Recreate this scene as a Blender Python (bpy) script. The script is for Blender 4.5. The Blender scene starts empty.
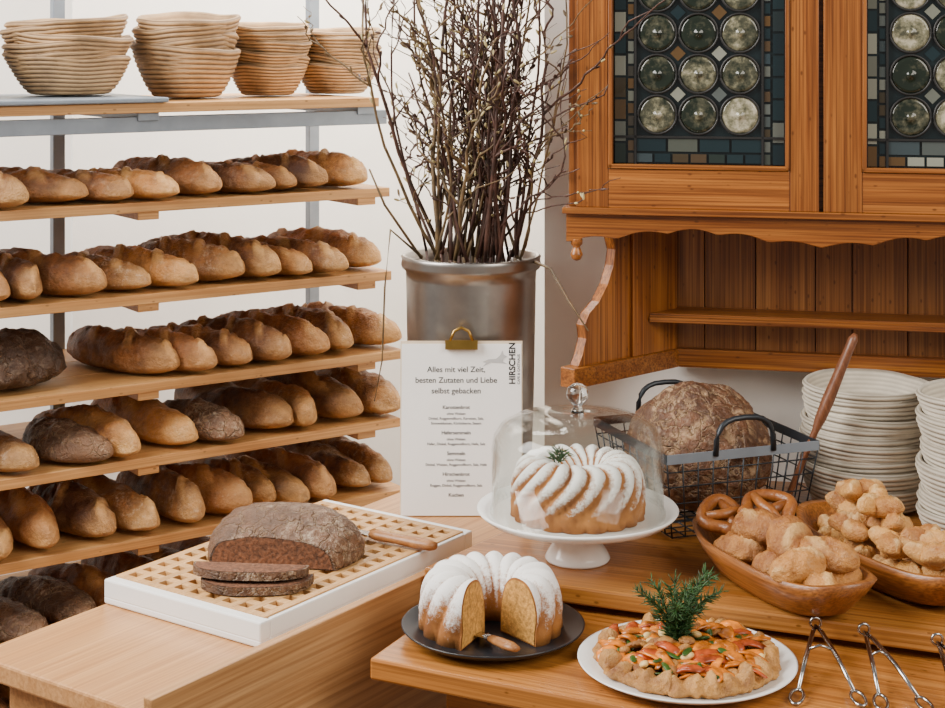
import bpy, math, random
from mathutils import Vector, Matrix, noise
R=random.Random(7)
rad=math.radians
SC=bpy.context.scene

# ---------------- materials ----------------
def deep(c,g=1.28): return tuple(x**g for x in c)
def newmat(name):
    m=bpy.data.materials.new(name); m.use_nodes=True
    nt=m.node_tree; b=nt.nodes['Principled BSDF']
    return m,nt,b
def N(nt,t,**k):
    n=nt.nodes.new(t)
    for a,v in k.items(): setattr(n,a,v)
    return n
def ramp(nt,fac,stops):
    r=N(nt,'ShaderNodeValToRGB'); cr=r.color_ramp
    while len(cr.elements)<len(stops): cr.elements.new(.5)
    for e,(p,c) in zip(cr.elements,stops):
        e.position=p; e.color=(*c,1)
    nt.links.new(fac,r.inputs[0]); return r.outputs[0]
def coords(nt,scale=(1,1,1),rot=(0,0,0)):
    tc=N(nt,'ShaderNodeTexCoord'); mp=N(nt,'ShaderNodeMapping',vector_type='TEXTURE')
    mp.inputs['Scale'].default_value=scale; mp.inputs['Rotation'].default_value=rot
    nt.links.new(tc.outputs['Object'],mp.inputs['Vector']); return mp.outputs[0]
def noisen(nt,vec,scale,detail=4,rough=.55,dist=0):
    n=N(nt,'ShaderNodeTexNoise'); n.inputs['Scale'].default_value=scale
    n.inputs['Detail'].default_value=detail; n.inputs['Roughness'].default_value=rough
    n.inputs['Distortion'].default_value=dist
    if vec: nt.links.new(vec,n.inputs['Vector'])
    return n.outputs[0]
def mixc(nt,fac,a,b,mode='MIX'):
    m=N(nt,'ShaderNodeMix',data_type='RGBA',blend_type=mode)
    for s,v in ((m.inputs[0],fac),(m.inputs[6],a),(m.inputs[7],b)):
        if hasattr(v,'links'): nt.links.new(v,s)
        elif isinstance(v,tuple): s.default_value=(*v,1)
        else: s.default_value=v
    return m.outputs[2]
def mth(nt,op,a,b=0.0,clamp=False):
    m=N(nt,'ShaderNodeMath',operation=op,use_clamp=clamp)
    for s,v in ((m.inputs[0],a),(m.inputs[1],b)):
        if hasattr(v,'links'): nt.links.new(v,s)
        else: s.default_value=v
    return m.outputs[0]
def bump(nt,b,h,st=.3,dist=.005):
    bn=N(nt,'ShaderNodeBump'); bn.inputs['Strength'].default_value=st; bn.inputs['Distance'].default_value=dist
    nt.links.new(h,bn.inputs['Height']); nt.links.new(bn.outputs[0],b.inputs['Normal'])
def plain(name,c,rough=.5,metal=0,nz=.06,nscale=20,bst=0,groove=None):
    m,nt,b=newmat(name)
    v=coords(nt); f=noisen(nt,v,nscale)
    lo=tuple(max(0,x*(1-nz*2)) for x in c); hi=tuple(min(1,x*(1+nz*2)) for x in c)
    col=ramp(nt,f,[(.3,lo),(.7,hi)])
    if groove:
        at=N(nt,'ShaderNodeAttribute',attribute_name='mask'); col=mixc(nt,at.outputs['Fac'],col,groove)
    nt.links.new(col,b.inputs['Base Color'])
    b.inputs['Roughness'].default_value=rough; b.inputs['Metallic'].default_value=metal
    if bst: bump(nt,b,f,bst,.003)
    return m
def wood(name,c1,c2,rot=(0,0,0),sc=(.5,.02,.02),rough=.5,island=0.25,knots=True,g=1.28,grain=.35):
    c1=deep(c1,g); c2=deep(c2,g)
    m,nt,b=newmat(name)
    v=coords(nt,sc,rot); f=noisen(nt,v,1.0,5,.6,.8)
    col=ramp(nt,f,[(.28,c2),(.5,tuple((x+y)/2 for x,y in zip(c1,c2))),(.72,c1)])
    v2=coords(nt,(sc[0]*.6,sc[1]*.16,sc[2]*.16),rot); f2=noisen(nt,v2,1.0,3)
    col=mixc(nt,grain,col,ramp(nt,f2,[(.35,tuple(x*.45 for x in c2)),(.62,(1,1,1))]),'MULTIPLY')
    g=N(nt,'ShaderNodeNewGeometry')
    isl=ramp(nt,g.outputs['Random Per Island'],[(0,(1-island,)*3),(1,(1,1,1))])
    col=mixc(nt,1.0,col,isl,'MULTIPLY')
    if knots:
        v3=coords(nt,(.18,.09,.09),rot); vo=N(nt,'ShaderNodeTexVoronoi'); nt.links.new(v3,vo.inputs['Vector'])
        col=mixc(nt,ramp(nt,vo.outputs['Distance'],[(.07,(.8,)*3),(.15,(0,)*3)]),col,tuple(x*.35 for x in c2))
    nt.links.new(col,b.inputs['Base Color'])
    b.inputs['Roughness'].default_value=rough
    bump(nt,b,f2,.15,.002)
    return m
def crust(name,gold,dark,pale,flour=.25,scale=14,crack=False,bs=.9,dk=.5,flsc=70,cw=.09,ckc=(.66,.46,.27),fine=.4,rgh=.5,rv=.30):
    m,nt,b=newmat(name)
    v=coords(nt); g=N(nt,'ShaderNodeNewGeometry'); at=N(nt,'ShaderNodeAttribute',attribute_name='mask')
    f=noisen(nt,v,scale,6,.65); fb=noisen(nt,v,scale*5,5,.7)
    f=mth(nt,'ADD',mth(nt,'MULTIPLY',f,1-fine),mth(nt,'MULTIPLY',fb,fine))
    f=mth(nt,'ADD',mth(nt,'MULTIPLY',mth(nt,'SUBTRACT',f,.5),1.5),.5)
    rnd=mth(nt,'MULTIPLY',mth(nt,'SUBTRACT',g.outputs['Random Per Island'],.5),rv)
    ff=mth(nt,'ADD',f,rnd)
    col=ramp(nt,ff,[(dk-.20,dark),(dk+.0,tuple(x*.42+y*.58 for x,y in zip(gold,dark))),(dk+.18,gold)])
    mf=mth(nt,'MULTIPLY',at.outputs['Fac'],mth(nt,'ADD',mth(nt,'MULTIPLY',noisen(nt,v,45,5,.75),1.3),.1),True)
    col=mixc(nt,mf,col,pale)
    f3=noisen(nt,v,flsc,6,.8)
    f4=noisen(nt,v,11,4)
    fl=mth(nt,'MULTIPLY',mth(nt,'MULTIPLY',ramp(nt,f3,[(.50,(0,)*3),(.66,(1,)*3)]),ramp(nt,f4,[(.44,(0.04,)*3),(.60,(1,)*3)])),flour*2,True)
    col=mixc(nt,fl,col,(.72,.57,.40))
    h=mth(nt,'ADD',noisen(nt,v,50,5,.7),mth(nt,'MULTIPLY',noisen(nt,v,190,3,.6),.3))
    if crack:
        vo=N(nt,'ShaderNodeTexVoronoi',feature='DISTANCE_TO_EDGE'); vo.inputs['Scale'].default_value=27
        nn=N(nt,'ShaderNodeTexNoise'); nn.inputs['Scale'].default_value=30; nn.inputs['Detail'].default_value=5; nt.links.new(v,nn.inputs['Vector'])
        wv=mixc(nt,.06,v,nn.outputs[1])
        nt.links.new(wv,vo.inputs['Vector'])
        ck=ramp(nt,vo.outputs['Distance'],[(.0,(1,)*3),(cw,(0,)*3)])
        ck=mth(nt,'MULTIPLY',ck,ramp(nt,f4,[(.36,(.15,)*3),(.55,(1,)*3)]))
        col=mixc(nt,mth(nt,'MULTIPLY',ck,.8),col,ckc)
        h=mth(nt,'SUBTRACT',h,mth(nt,'MULTIPLY',ck,.7))
    nt.links.new(col,b.inputs['Base Color']); b.inputs['Roughness'].default_value=rgh
    bump(nt,b,h,bs,.009)
    return m

PINE=wood('pine_counter',(.84,.57,.33),(.72,.45,.23),rot=(0,0,rad(55)),sc=(.7,.035,.035),rough=.38,knots=False,g=1.6)
PINE_T=wood('pine_table',(.72,.42,.17),(.52,.26,.085),rot=(0,0,rad(-26)),sc=(.6,.03,.03),rough=.28,g=1.6,grain=.5)
PINE_B=wood('pine_board',(.74,.45,.19),(.56,.29,.10),rot=(0,0,rad(-21.5)),sc=(.6,.03,.03),rough=.28,g=1.6,grain=.5)
PARTW=wood('pale_partition',(.84,.60,.36),(.74,.48,.25),rot=(0,0,rad(55)),sc=(.8,.05,.05),rough=.42,knots=False,g=1.6,grain=.5)
SHELFW=wood('shelf_wood',(.84,.58,.30),(.70,.42,.18),rot=(0,0,rad(34.5)),sc=(.6,.02,.02),rough=.5,g=1.5)
CAB=wood('cabinet_pine',(.62,.32,.105),(.40,.165,.045),rot=(0,rad(90),0),sc=(.6,.022,.022),rough=.34,g=1.5,grain=.7)
CABH=wood('cabinet_pine_h',(.62,.32,.105),(.40,.165,.045),rot=(0,0,rad(-12)),sc=(.6,.022,.022),rough=.34,g=1.5,grain=.7)
CABD=wood('cabinet_niche',(.62,.32,.12),(.42,.18,.055),rot=(0,rad(90),0),sc=(.6,.02,.02),rough=.42,g=1.38,grain=.6)
BEECH=wood('beech_board',(.84,.60,.34),(.74,.48,.23),rot=(0,0,rad(55)),sc=(.3,.01,.01),rough=.45,knots=False,g=1.5)
OLIVE=wood('trough_wood',(.58,.29,.10),(.36,.15,.045),rot=(0,0,rad(-66)),sc=(.4,.02,.02),rough=.33,knots=False,g=1.4,grain=.6)
HANDLE=wood('handle_wood',(.36,.17,.09),(.22,.09,.045),rot=(0,rad(70),0),sc=(.2,.008,.008),rough=.4,knots=False)
HANDLE2=wood('handle_beech',(.60,.32,.13),(.42,.20,.08),rot=(0,0,0),sc=(.2,.008,.008),rough=.4,knots=False)
HOLE=plain('lattice_hole_shade',(.24,.12,.05),.6)  # dark base; shade inside the lattice holes is put into its colour
WALL=plain('plaster_wall',(.90,.87,.82),.9,0,.02,3)
WALL2=plain('plaster_cream',(.90,.86,.79),.9,0,.02,3)
FLOORM=wood('floor_wood',(.30,.18,.10),(.2,.11,.06),sc=(.8,.06,.06))
WHITE=plain('white_lacquer',(.88,.88,.86),.3,0,.01)
PORC=plain('white_porcelain',(.90,.89,.86),.15,0,.01)
BLACKP=plain('black_plate',(.015,.018,.023),.3,0,.15)
STEEL=plain('brushed_steel',(.38,.355,.33),.32,1,.15,8)
CHROME=plain('chrome',(.42,.41,.40),.18,1,.05)
GREYM=plain('grey_bar',(.22,.26,.31),.45,.3,.05)
BLACKW=plain('dark_wire',(.03,.035,.042),.4,.5,.05)
BRASS=plain('brass_clip',(.44,.27,.07),.3,1,.1)
PAPER=plain('paper',(.90,.89,.87),.7,0,.01)
CARD=plain('clip_card',(.72,.58,.42),.6,0,.05)
INK=plain('ink',(.015,.015,.018),.7,0,.0)
INKG=plain('ink_grey',(.12,.12,.13),.7,0,.0)
LEAD=plain('lead_came',(.02,.02,.02),.45,.2,.1)
DARKIN=plain('cabinet_dark',(.008,.014,.016),.12,0,.3,8)
TWIG=plain('twig_bark',(.055,.022,.014),.55,0,.3,40)
TWIG2=plain('twig_bark_grey',(.12,.075,.032),.6,0,.3,40)
BUD=plain('willow_bud',(.44,.36,.17),.7,0,.2,60)
ROSE=plain('rosemary_green',(.026,.080,.018),.5,0,.3,60)
CRUMB=plain('cake_crumb',(.56,.28,.06),.9,0,.2,140,.8)
RYE=plain('rye_crumb',(.14,.055,.024),.9,0,.3,160,.9)
RAT_W=plain('banneton_pale',(.62,.56,.46),.7,0,.06,30,groove=(.22,.18,.13))
RAT_B=plain('banneton_rattan',(.44,.28,.14),.7,0,.25,12,groove=(.09,.045,.018))
ORANGE=plain('pumpkin',(.68,.17,.010),.22,0,.35,50)
REDV=plain('roast_red',(.36,.06,.012),.22,0,.35,50)
CREAM=plain('feta_cream',(.78,.50,.18),.5,0,.2,60)
GREEN=plain('herb_leaf',(.035,.085,.010),.4,0,.2,60)
CR_ROW=crust('baguette_crust',(.50,.205,.045),(.13,.040,.011),(.72,.41,.14),.14,13,dk=.51)
CR_TW=crust('root_bread_crust',(.38,.15,.036),(.075,.025,.009),(.66,.36,.12),.22,13,dk=.52)
CR_DK=crust('dark_baguette_crust',(.30,.105,.024),(.065,.020,.007),(.60,.31,.10),.10,11,dk=.51)
CR_DARK=crust('rye_crust',(.17,.08,.038),(.045,.020,.010),(.3,.16,.08),.34,13,True,1.0,ckc=(.40,.25,.14),cw=.06)
CR_BLK=crust('dark_rye_crust',(.08,.036,.018),(.022,.011,.006),(.15,.08,.04),.10,12,True,1.0,ckc=(.25,.14,.08),cw=.05)
CR_BOULE=crust('boule_crust',(.17,.065,.024),(.04,.015,.007),(.52,.33,.18),.12,13,True,1.0,ckc=(.50,.31,.17),cw=.07)
CR_ROLL=crust('roll_crust',(.56,.24,.050),(.24,.075,.016),(.78,.48,.18),.10,22,dk=.49,fine=.3)
CR_KNOT=crust('knot_crust',(.68,.34,.085),(.34,.12,.025),(.84,.56,.24),.12,26,dk=.47,fine=.3)
CR_PRE=crust('pretzel_crust',(.30,.10,.020),(.14,.038,.010),(.6,.3,.1),.02,25,dk=.45,bs=.25,rgh=.3)
CR_PIE=crust('pie_crust',(.58,.27,.058),(.19,.060,.013),(.78,.48,.17),.03,26,dk=.48,bs=1.0,fine=.3)

def bundtmat(name,th):
    m,nt,b=newmat(name)
    v=coords(nt); at=N(nt,'ShaderNodeAttribute',attribute_name='mask')
    f=noisen(nt,v,28,4); base=ramp(nt,f,[(.3,(.20,.062,.010)),(.7,(.48,.19,.04))])
    f2=noisen(nt,v,120,6,.9)
    s=mth(nt,'ADD',at.outputs['Fac'],mth(nt,'MULTIPLY',mth(nt,'SUBTRACT',f2,.5),2.2))
    col=mixc(nt,ramp(nt,s,[(th-.26,(0,)*3),(th+.26,(1,)*3)]),base,(.88,.86,.83))
    nt.links.new(col,b.inputs['Base Color']); b.inputs['Roughness'].default_value=.75
    bump(nt,b,f2,.4,.002); return m
BUNDT=bundtmat('bundt_sugar',.55)
def cells():
    m,nt,b=newmat('stained_border')
    g=N(nt,'ShaderNodeNewGeometry')
    col=ramp(nt,g.outputs['Random Per Island'],[(0,(.01,.02,.025)),(.25,(.012,.026,.031)),(.4,(.10,.055,.02)),(.52,(.015,.025,.022)),(.7,(.26,.27,.22)),(.85,(.014,.032,.046)),(1,(.12,.13,.11))])
    nt.links.new(col,b.inputs['Base Color']); b.inputs['Roughness'].default_value=.08; return m
CELL=cells()
def roundelmat():
    m,nt,b=newmat('roundel_glass')
    v=coords(nt); g=N(nt,'ShaderNodeNewGeometry')
    f=mth(nt,'ADD',noisen(nt,v,48,4,.7),mth(nt,'MULTIPLY',mth(nt,'SUBTRACT',g.outputs['Random Per Island'],.5),.38))
    col=ramp(nt,f,[(.34,(.012,.018,.012)),(.5,(.07,.07,.045)),(.62,(.20,.19,.12)),(.76,(.46,.42,.31))])
    nt.links.new(col,b.inputs['Base Color']); b.inputs['Roughness'].default_value=.05
    return m
ROUND=roundelmat()
def glassmat(name,base,edge,pw=3.0):
    m=bpy.data.materials.new(name); m.use_nodes=True; nt=m.node_tree
    nt.nodes.remove(nt.nodes['Principled BSDF']); out=nt.nodes['Material Output']
    t=N(nt,'ShaderNodeBsdfTransparent'); t.inputs[0].default_value=(.955,.965,.955,1)
    g=N(nt,'ShaderNodeBsdfGlossy'); g.inputs['Roughness'].default_value=.06; g.inputs[0].default_value=(1,1,1,1)
    lw=N(nt,'ShaderNodeLayerWeight'); lw.inputs['Blend'].default_value=.4
    f=mth(nt,'ADD',mth(nt,'MULTIPLY',mth(nt,'POWER',lw.outputs['Facing'],pw),edge),base,True)
    mx=N(nt,'ShaderNodeMixShader'); nt.links.new(f,mx.inputs[0]); nt.links.new(t.outputs[0],mx.inputs[1]); nt.links.new(g.outputs[0],mx.inputs[2])
    nt.links.new(mx.outputs[0],out.inputs[0]); return m
GLASS=glassmat('clear_glass',.016,.7)
m,nt,b=newmat('solid_glass'); b.inputs['Transmission Weight'].default_value=1; b.inputs['Roughness'].default_value=.02; b.inputs['IOR'].default_value=1.5
SGLASS=m

# ---------------- mesh builder ----------------
class MB:
    def __init__(s): s.v=[];s.f=[];s.mi=[];s.sm=[];s.mats=[];s.mask=[]
    def add(s,vs,fs,mat,smooth=False,M=None,mask=None):
        o=len(s.v)
        if mat not in s.mats: s.mats.append(mat)
        k=s.mats.index(mat)
        for i,p in enumerate(vs):
            p=Vector(p)
            if M is not None: p=M@p
            s.v.append(p); s.mask.append(mask[i] if mask else 0.0)
        for f in fs:
            s.f.append([o+i for i in f]); s.mi.append(k); s.sm.append(smooth)
    def box(s,c,sz,mat,M=None):
        x,y,z=[q/2 for q in sz]; cx,cy,cz=c
        vs=[(cx+a*x,cy+b*y,cz+d*z) for a in(-1,1) for b in(-1,1) for d in(-1,1)]
        fs=[(0,1,3,2),(4,6,7,5),(0,4,5,1),(2,3,7,6),(0,2,6,4),(1,5,7,3)]
        s.add(vs,fs,mat,False,M)
    def prism(s,poly,z0,z1,mat,M=None):
        a=sum(poly[i][0]*poly[(i+1)%len(poly)][1]-poly[(i+1)%len(poly)][0]*poly[i][1] for i in range(len(poly)))
        if a<0: poly=poly[::-1]
        n=len(poly)
        vs=[(x,y,z0) for x,y in poly]+[(x,y,z1) for x,y in poly]
        fs=[list(range(n))[::-1],list(range(n,2*n))]+[(i,(i+1)%n,n+(i+1)%n,n+i) for i in range(n)]
        s.add(vs,fs,mat,False,M)
    def lathe(s,prof,n,mat,M=None,mask=None,sx=1,sy=1,smooth=True):
        vs=[];fs=[];mk=[]
        for k,(r,z) in enumerate(prof):
            for i in range(n):
                a=2*math.pi*i/n
                vs.append((max(r,1e-5)*math.cos(a)*sx,max(r,1e-5)*math.sin(a)*sy,z)); mk.append(mask[k] if mask else 0)
        for k in range(len(prof)-1):
            for i in range(n):
                j=(i+1)%n; fs.append((k*n+i,k*n+j,(k+1)*n+j,(k+1)*n+i))
        s.add(vs,fs,mat,smooth,M,mk)
    def tube(s,pts,r,mat,n=6,M=None,closed=False,flat=1.0,mask=None):
        pts=[Vector(p) for p in pts]; m=len(pts)
        rs=r if isinstance(r,(list,tuple)) else [r]*m
        vs=[];fs=[]
        up=Vector((0,0,1))
        for i,p in enumerate(pts):
            if closed: t=pts[(i+1)%m]-pts[i-1]
            else: t=pts[min(i+1,m-1)]-pts[max(i-1,0)]
            t.normalize()
            a=t.cross(up)
            if a.length<.15: a=t.cross(Vector((0,1,0)))
            a.normalize(); b=a.cross(t)
            for k in range(n):
                q=2*math.pi*k/n
                vs.append(p+a*math.cos(q)*rs[i]+b*math.sin(q)*rs[i]*flat)
        for i in range(m if closed else m-1):
            i2=(i+1)%m
            for k in range(n):
                k2=(k+1)%n; fs.append((i*n+k,i2*n+k,i2*n+k2,i*n+k2))
        if not closed:
            fs.append(list(range(n))); fs.append([ (m-1)*n+k for k in range(n)][::-1])
        s.add(vs,fs,mat,True,M)
    def ell(s,c,r,mat,M=None,n=10,m=7):
        vs=[];fs=[]
        for i in range(m+1):
            th=math.pi*i/m
            for k in range(n):
                a=2*math.pi*k/n; st=max(math.sin(th),1e-4)
                vs.append((c[0]+r[0]*st*math.cos(a),c[1]+r[1]*st*math.sin(a),c[2]+r[2]*math.cos(th)))
        for i in range(m):
            for k in range(n):
                k2=(k+1)%n; fs.append((i*n+k,(i+1)*n+k,(i+1)*n+k2,i*n+k2))
        s.add(vs,fs,mat,True,M)
    def build(s,name,bevel=0,origin=None):
        if origin is None:
            xs=[p.x for p in s.v]; ys=[p.y for p in s.v]; zs=[p.z for p in s.v]
            origin=Vector(((min(xs)+max(xs))/2,(min(ys)+max(ys))/2,min(zs)))
        origin=Vector(origin)
        me=bpy.data.meshes.new(name); me.from_pydata([p-origin for p in s.v],[],s.f)
        for m in s.mats: me.materials.append(m)
        me.polygons.foreach_set('material_index',s.mi); me.polygons.foreach_set('use_smooth',s.sm)
        at=me.attributes.new('mask','FLOAT','POINT'); at.data.foreach_set('value',s.mask)
        me.update()
        o=bpy.data.objects.new(name,me); o.location=origin; SC.collection.objects.link(o)
        if bevel:
            b=o.modifiers.new('bevel','BEVEL'); b.width=bevel; b.segments=2; b.limit_method='ANGLE'; b.angle_limit=rad(40)
        return o
def T(x=0,y=0,z=0,rz=0,rx=0,ry=0):
    return Matrix.Translation((x,y,z))@Matrix.Rotation(rz,4,'Z')@Matrix.Rotation(ry,4,'Y')@Matrix.Rotation(rx,4,'X')
def sstep(a,b,x):
    t=min(1,max(0,(x-a)/(b-a))); return t*t*(3-2*t)

def loaf(mb,L,W,H,mat,M,seed,nu=26,nv=16,pw=2.6,slash=4,amp=.07,flat=.3,bend=0,pale=.9,tw=0,side=.15):
    vs=[];fs=[];mk=[]
    for i in range(nu+1):
        t=-math.cos(math.pi*i/nu)*.35+(-1+2*i/nu)*.65
        pr=max((1-abs(t)**pw),0)**.5
        pr=max(pr,.02)
        for k in range(nv):
            a=2*math.pi*k/nv; c=math.cos(a); s_=math.sin(a)
            q=1+amp*1.6*noise.noise(Vector((t*3.2+seed*3.1,c*1.3,s_*1.3+seed)))+amp*1.1*noise.noise(Vector((t*10+seed,c*3,s_*3)))
            if tw: q+=tw*math.cos(3*a+t*5.5+seed)
            sl=0;w2=0
            if slash and s_>0.05:
                w=math.sin(t*slash*math.pi*.8+c*2.2+seed); w2=sstep(.60,.80,w)
                lim_=sstep(.95,.55,abs(c))
                sl=w2*s_*lim_
                q+=amp*.8*(sl-1.1*sstep(.3,.6,w)*(1-w2)*s_*lim_)
            y=c*W/2*pr*q; z=s_*H*.64*(pr**.8)*q if s_>0 else s_*H*flat*pr
            vs.append((t*L/2,y+bend*t*t,z+H*flat))
            ed=sstep(.60,.97,-t)*pale*.7
            mk.append(min(1,max(0,ed+sl*.8+max(0,-s_)*.4+(side if abs(s_)<.3 else 0)+(tw*3.5*max(0,-math.cos(3*a+t*5.5+seed)) if tw else 0))))
    for i in range(nu):
        for k in range(nv):
            k2=(k+1)%nv; fs.append((i*nv+k,(i+1)*nv+k,(i+1)*nv+k2,i*nv+k2))
    fs.append(list(range(nv))); fs.append([nu*nv+k for k in range(nv)][::-1])
    mb.add(vs,fs,mat,True,M,mk)

# ---------------- room ----------------
def wall(name,p,q,z0,z1,mat,th=.06,side=1):
    p=Vector(p);q=Vector(q);d=(q-p).normalized();n=Vector((-d.y,d.x))*th*side
    mb=MB(); mb.prism([tuple(p),tuple(q),tuple(q+n),tuple(p+n)],z0,z1,mat); return mb.build(name)
cwn=Vector((.208,.978)); cwd=Vector((.978,-.208)); W0=Vector((.388,3.25))
wl=W0-cwd*.245; wr=W0+cwd*2.2
wall('wall_right',wl,wr,0,2.8,WALL,.08,1)
wall('wall_return',wl+cwn*.085,(.30,5.42),0,2.8,WALL2,.08,-1)
wall('wall_back',(-1.1,4.4),(.38,5.417),0,2.8,WALL,.08,1)
wall('wall_left',(-3.2,4.6),(-1.1,4.41),0,2.8,WALL2,.08,1)
mb=MB(); mb.box((0,1.8,-.03),(7,8,.06),FLOORM); mb.build('floor')

# ---------------- bread rack ----------------
RA=math.atan2(.566,.824)
def RM():
    return Matrix.Translation((-.175,3.9,0))@Matrix.Rotation(RA,4,'Z')
shz=[1.561,1.342,1.139,.944,.779,.603,.42,.24]
ends=[-.07,-.04,-.035,.0,-.01,.01,0,0]
rk=MB(); M=RM()
for i,z in enumerate(shz):
    e=ends[i]
    for j in range(3):
        rk.box((-.70+e/2,.08+.16*j,z-.011),(1.42+e,.157,.022),SHELFW,M)
    for s in (.06,.62,1.2):
        rk.box((-s-.03,.235,z-.031),(.05,.45,.018),SHELFW if i else GREYM,M)
    if i==0:
        rk.box((-.74,.03,z-.048),(1.42,.03,.034),GREYM,M)
for s in (-.05,.66,1.35):
    rk.box((-s-.02,.50,1.0),(.03,.025,2.0),GREYM,M)
rk.build('bread_rack',.0015)
def row(z,s0,s1,step,seed,L=.42,W=.1,H=.082,name='bread_loaves',yaw=.26,tw=0,mats=None,sl=(3,4,5),rye=0):
    mb=MB(); s=s0;k=0; rr=random.Random(seed)
    mats=mats or (CR_ROW,CR_ROW,CR_DK,CR_TW)
    while s<s1:
        l=L*rr.uniform(.80,1.08); w=W*rr.uniform(.82,1.18); h=H*rr.uniform(.82,1.14)
        mt=rr.choice(mats); sc_=rr.choice(sl); twk=tw*rr.uniform(.3,1.2)
        if rr.random()<rye: mt=CR_DARK; w*=1.25; l*=.78; h*=1.05; sc_=0; twk=0
        yw=yaw+rr.uniform(-.12,.12)
        y0=l/2*math.cos(yw)-.018+rr.uniform(-.02,.03)
        if k: s+=max(0,(w-W))*.5
        M=RM()@T(-s-l/2*math.sin(yw)+.03,y0,z+.001,rad(90)+yw)
        loaf(mb,l,w,h,mt,M,seed*10+k,nu=50,nv=26,slash=sc_,bend=rr.uniform(-.03,.03),amp=.085,pw=rr.uniform(1.8,3.0),tw=twk)
        s+=step*rr.uniform(.90,1.12)*(w/W);k+=1
    return mb.build(name)
row(shz[1],.13,1.32,.108,11,L=.36,W=.094,H=.080,yaw=.42,mats=(CR_DK,CR_ROW,CR_DK))
row(shz[2],.08,1.32,.102,12,W=.094,H=.090,yaw=.36,mats=(CR_ROW,CR_DK,CR_TW))
row(shz[3],.05,.74,.098,13,W=.094,H=.092,yaw=.34,mats=(CR_ROW,CR_DK,CR_ROW))
row(shz[4],.05,1.32,.106,14,H=.098,W=.104,tw=.09,mats=(CR_TW,CR_TW,CR_DK,CR_ROW),sl=(0,2,3),rye=.10)
row(shz[5],.03,1.32,.104,15,H=.10,W=.104,tw=.09,mats=(CR_TW,CR_DK,CR_TW),sl=(0,3,2),rye=.12)
row(shz[6],.1,1.32,.100,16,tw=.07,mats=(CR_TW,CR_DK),sl=(0,2),rye=.2)
row(shz[7],.1,1.32,.108,17)
mb=MB(); loaf(mb,.27,.20,.125,CR_BLK,RM()@T(-.93,.13,shz[3]+.001,rad(15)),3,nu=48,nv=34,slash=0,amp=.10,pw=2.2); mb.build('dark_rye_loaf')

# ---------------- proofing basket stacks ----------------
def banneton(mb,Rr,h,mat,M,sx=1,coils=7,r0=.62,n=40,wob=0,seed=0):
    prof=[];mk=[];st=6
    for k in range(coils*st+1):
        t=k/(coils*st); q=abs(math.sin(math.pi*k/st)); r=Rr*(r0+(1-r0)*t**.6)+.0038*q**.6; prof.append((r,h*t)); mk.append(1.0*(1-q)**1.2)
    prof+= [(Rr*.985,h+.003),(Rr*.95,h-.001)]; mk+=[0,.4]
    for k in range(coils*2,-1,-1):
        t=k/(coils*2); prof.append(((Rr*(r0+(1-r0)*t**.6)-.008)+.0018*(k%2),h*t+.006*(1-t))); mk.append(.45*(1-k%2))
    prof=[(0,0)]+prof+[(0,.006)]; mk=[0]+mk+[0]
    n0=len(mb.v)
    mb.lathe(prof,n,mat,None,mk,sx=sx)
    for i in range(n0,len(mb.v)):
        p=mb.v[i]; a=math.atan2(p.y,p.x); t=p.z/h
        w=wob*t*noise.noise(Vector((math.cos(a)*1.2+seed,math.sin(a)*1.2,seed)))
        mb.v[i]=M@Vector((p.x*(1+w*.6),p.y*(1+w*.6),p.z+w*.35*Rr))
def stack(name,x,y,z,Rr,cnt,step,h,mat,sx=1,rz=0,tilt=.03,seed=1,r0=.62,wob=0,coils=7):
    rr=random.Random(seed); mb=MB()
    for i in range(cnt):
        k=1 if i==0 else rr.uniform(.97,1.02)
        M=T(x+rr.uniform(-.006,.006),y+rr.uniform(-.006,.006),z+i*step+.0005*(i>0)+(.003 if tilt else 0),rz+rr.uniform(-.15,.15),rr.uniform(-tilt,tilt)*(i>0),rr.uniform(-tilt,tilt)*(i>0))@Matrix.Scale(k,4)
        banneton(mb,Rr,h,mat,M,sx,r0=r0,wob=wob,seed=seed*3+i,coils=coils)
    return mb.build(name)
for k,(s,d_,rr_,n_,h_,stp) in enumerate([(.05,.22,.104,6,.072,.017),(.245,.22,.096,6,.072,.020),(.475,.2,.122,6,.10,.018),(.765,.2,.139,6,.085,.017),(1.09,.2,.13,6,.06,.02)]):
    p=RM()@Vector((-s,d_,0))
    stack('proofing_basket_stack',p.x,p.y,shz[0]+.001+(.012 if k>2 else 0),rr_,n_,stp,h_,RAT_B,1.0,0,.10,k+3,r0=.56,wob=.14,coils=9)
mb=MB(); mb.box((-.92,.2,shz[0]+.0065),(.62,.42,.011),GREYM,RM()); mb.build('baking_tray',.003)
stack('proofing_basket_stack',.735,2.98,.8405,.117,12,.0158,.045,RAT_W,tilt=.03,seed=30,r0=.80,wob=.06,coils=5)
stack('proofing_basket_stack',.8945,2.78,.8405,.115,13,.0165,.045,RAT_W,tilt=.03,seed=31,r0=.80,wob=.06,coils=5)

# ---------------- counters ----------------
d=Vector((.574,.819)).normalized(); nl=Vector((-d.y,d.x)); P0=Vector((-.30,2.34))
def PP(al,off): 
    v=P0+d*al+nl*off; return (v.x,v.y)
mb=MB()
mb.prism([PP(-.245,.001),PP(1.02,.001),PP(1.02,.36),PP(-.245,.36)],.77,.80,PINE)
mb.prism([PP(-.205,.001),PP(1.0,.001),PP(1.0,.325),PP(-.205,.325)],0,.77,PINE)
mb.build('bakery_counter',.004)
mb=MB(); mb.prism([PP(-.245,0),PP(.62,0),PP(.62,-.018),PP(-.245,-.018)],.12,.822,PARTW)
mb.prism([PP(-.245,0),PP(-.22,0),PP(-.22,-.018),PP(-.245,-.018)],0,.12,PARTW)
mb.prism([PP(.58,0),PP(.62,0),PP(.62,-.018),PP(.58,-.018)],0,.12,PARTW); mb.build('wooden_partition',.002)
mb=MB()
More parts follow.
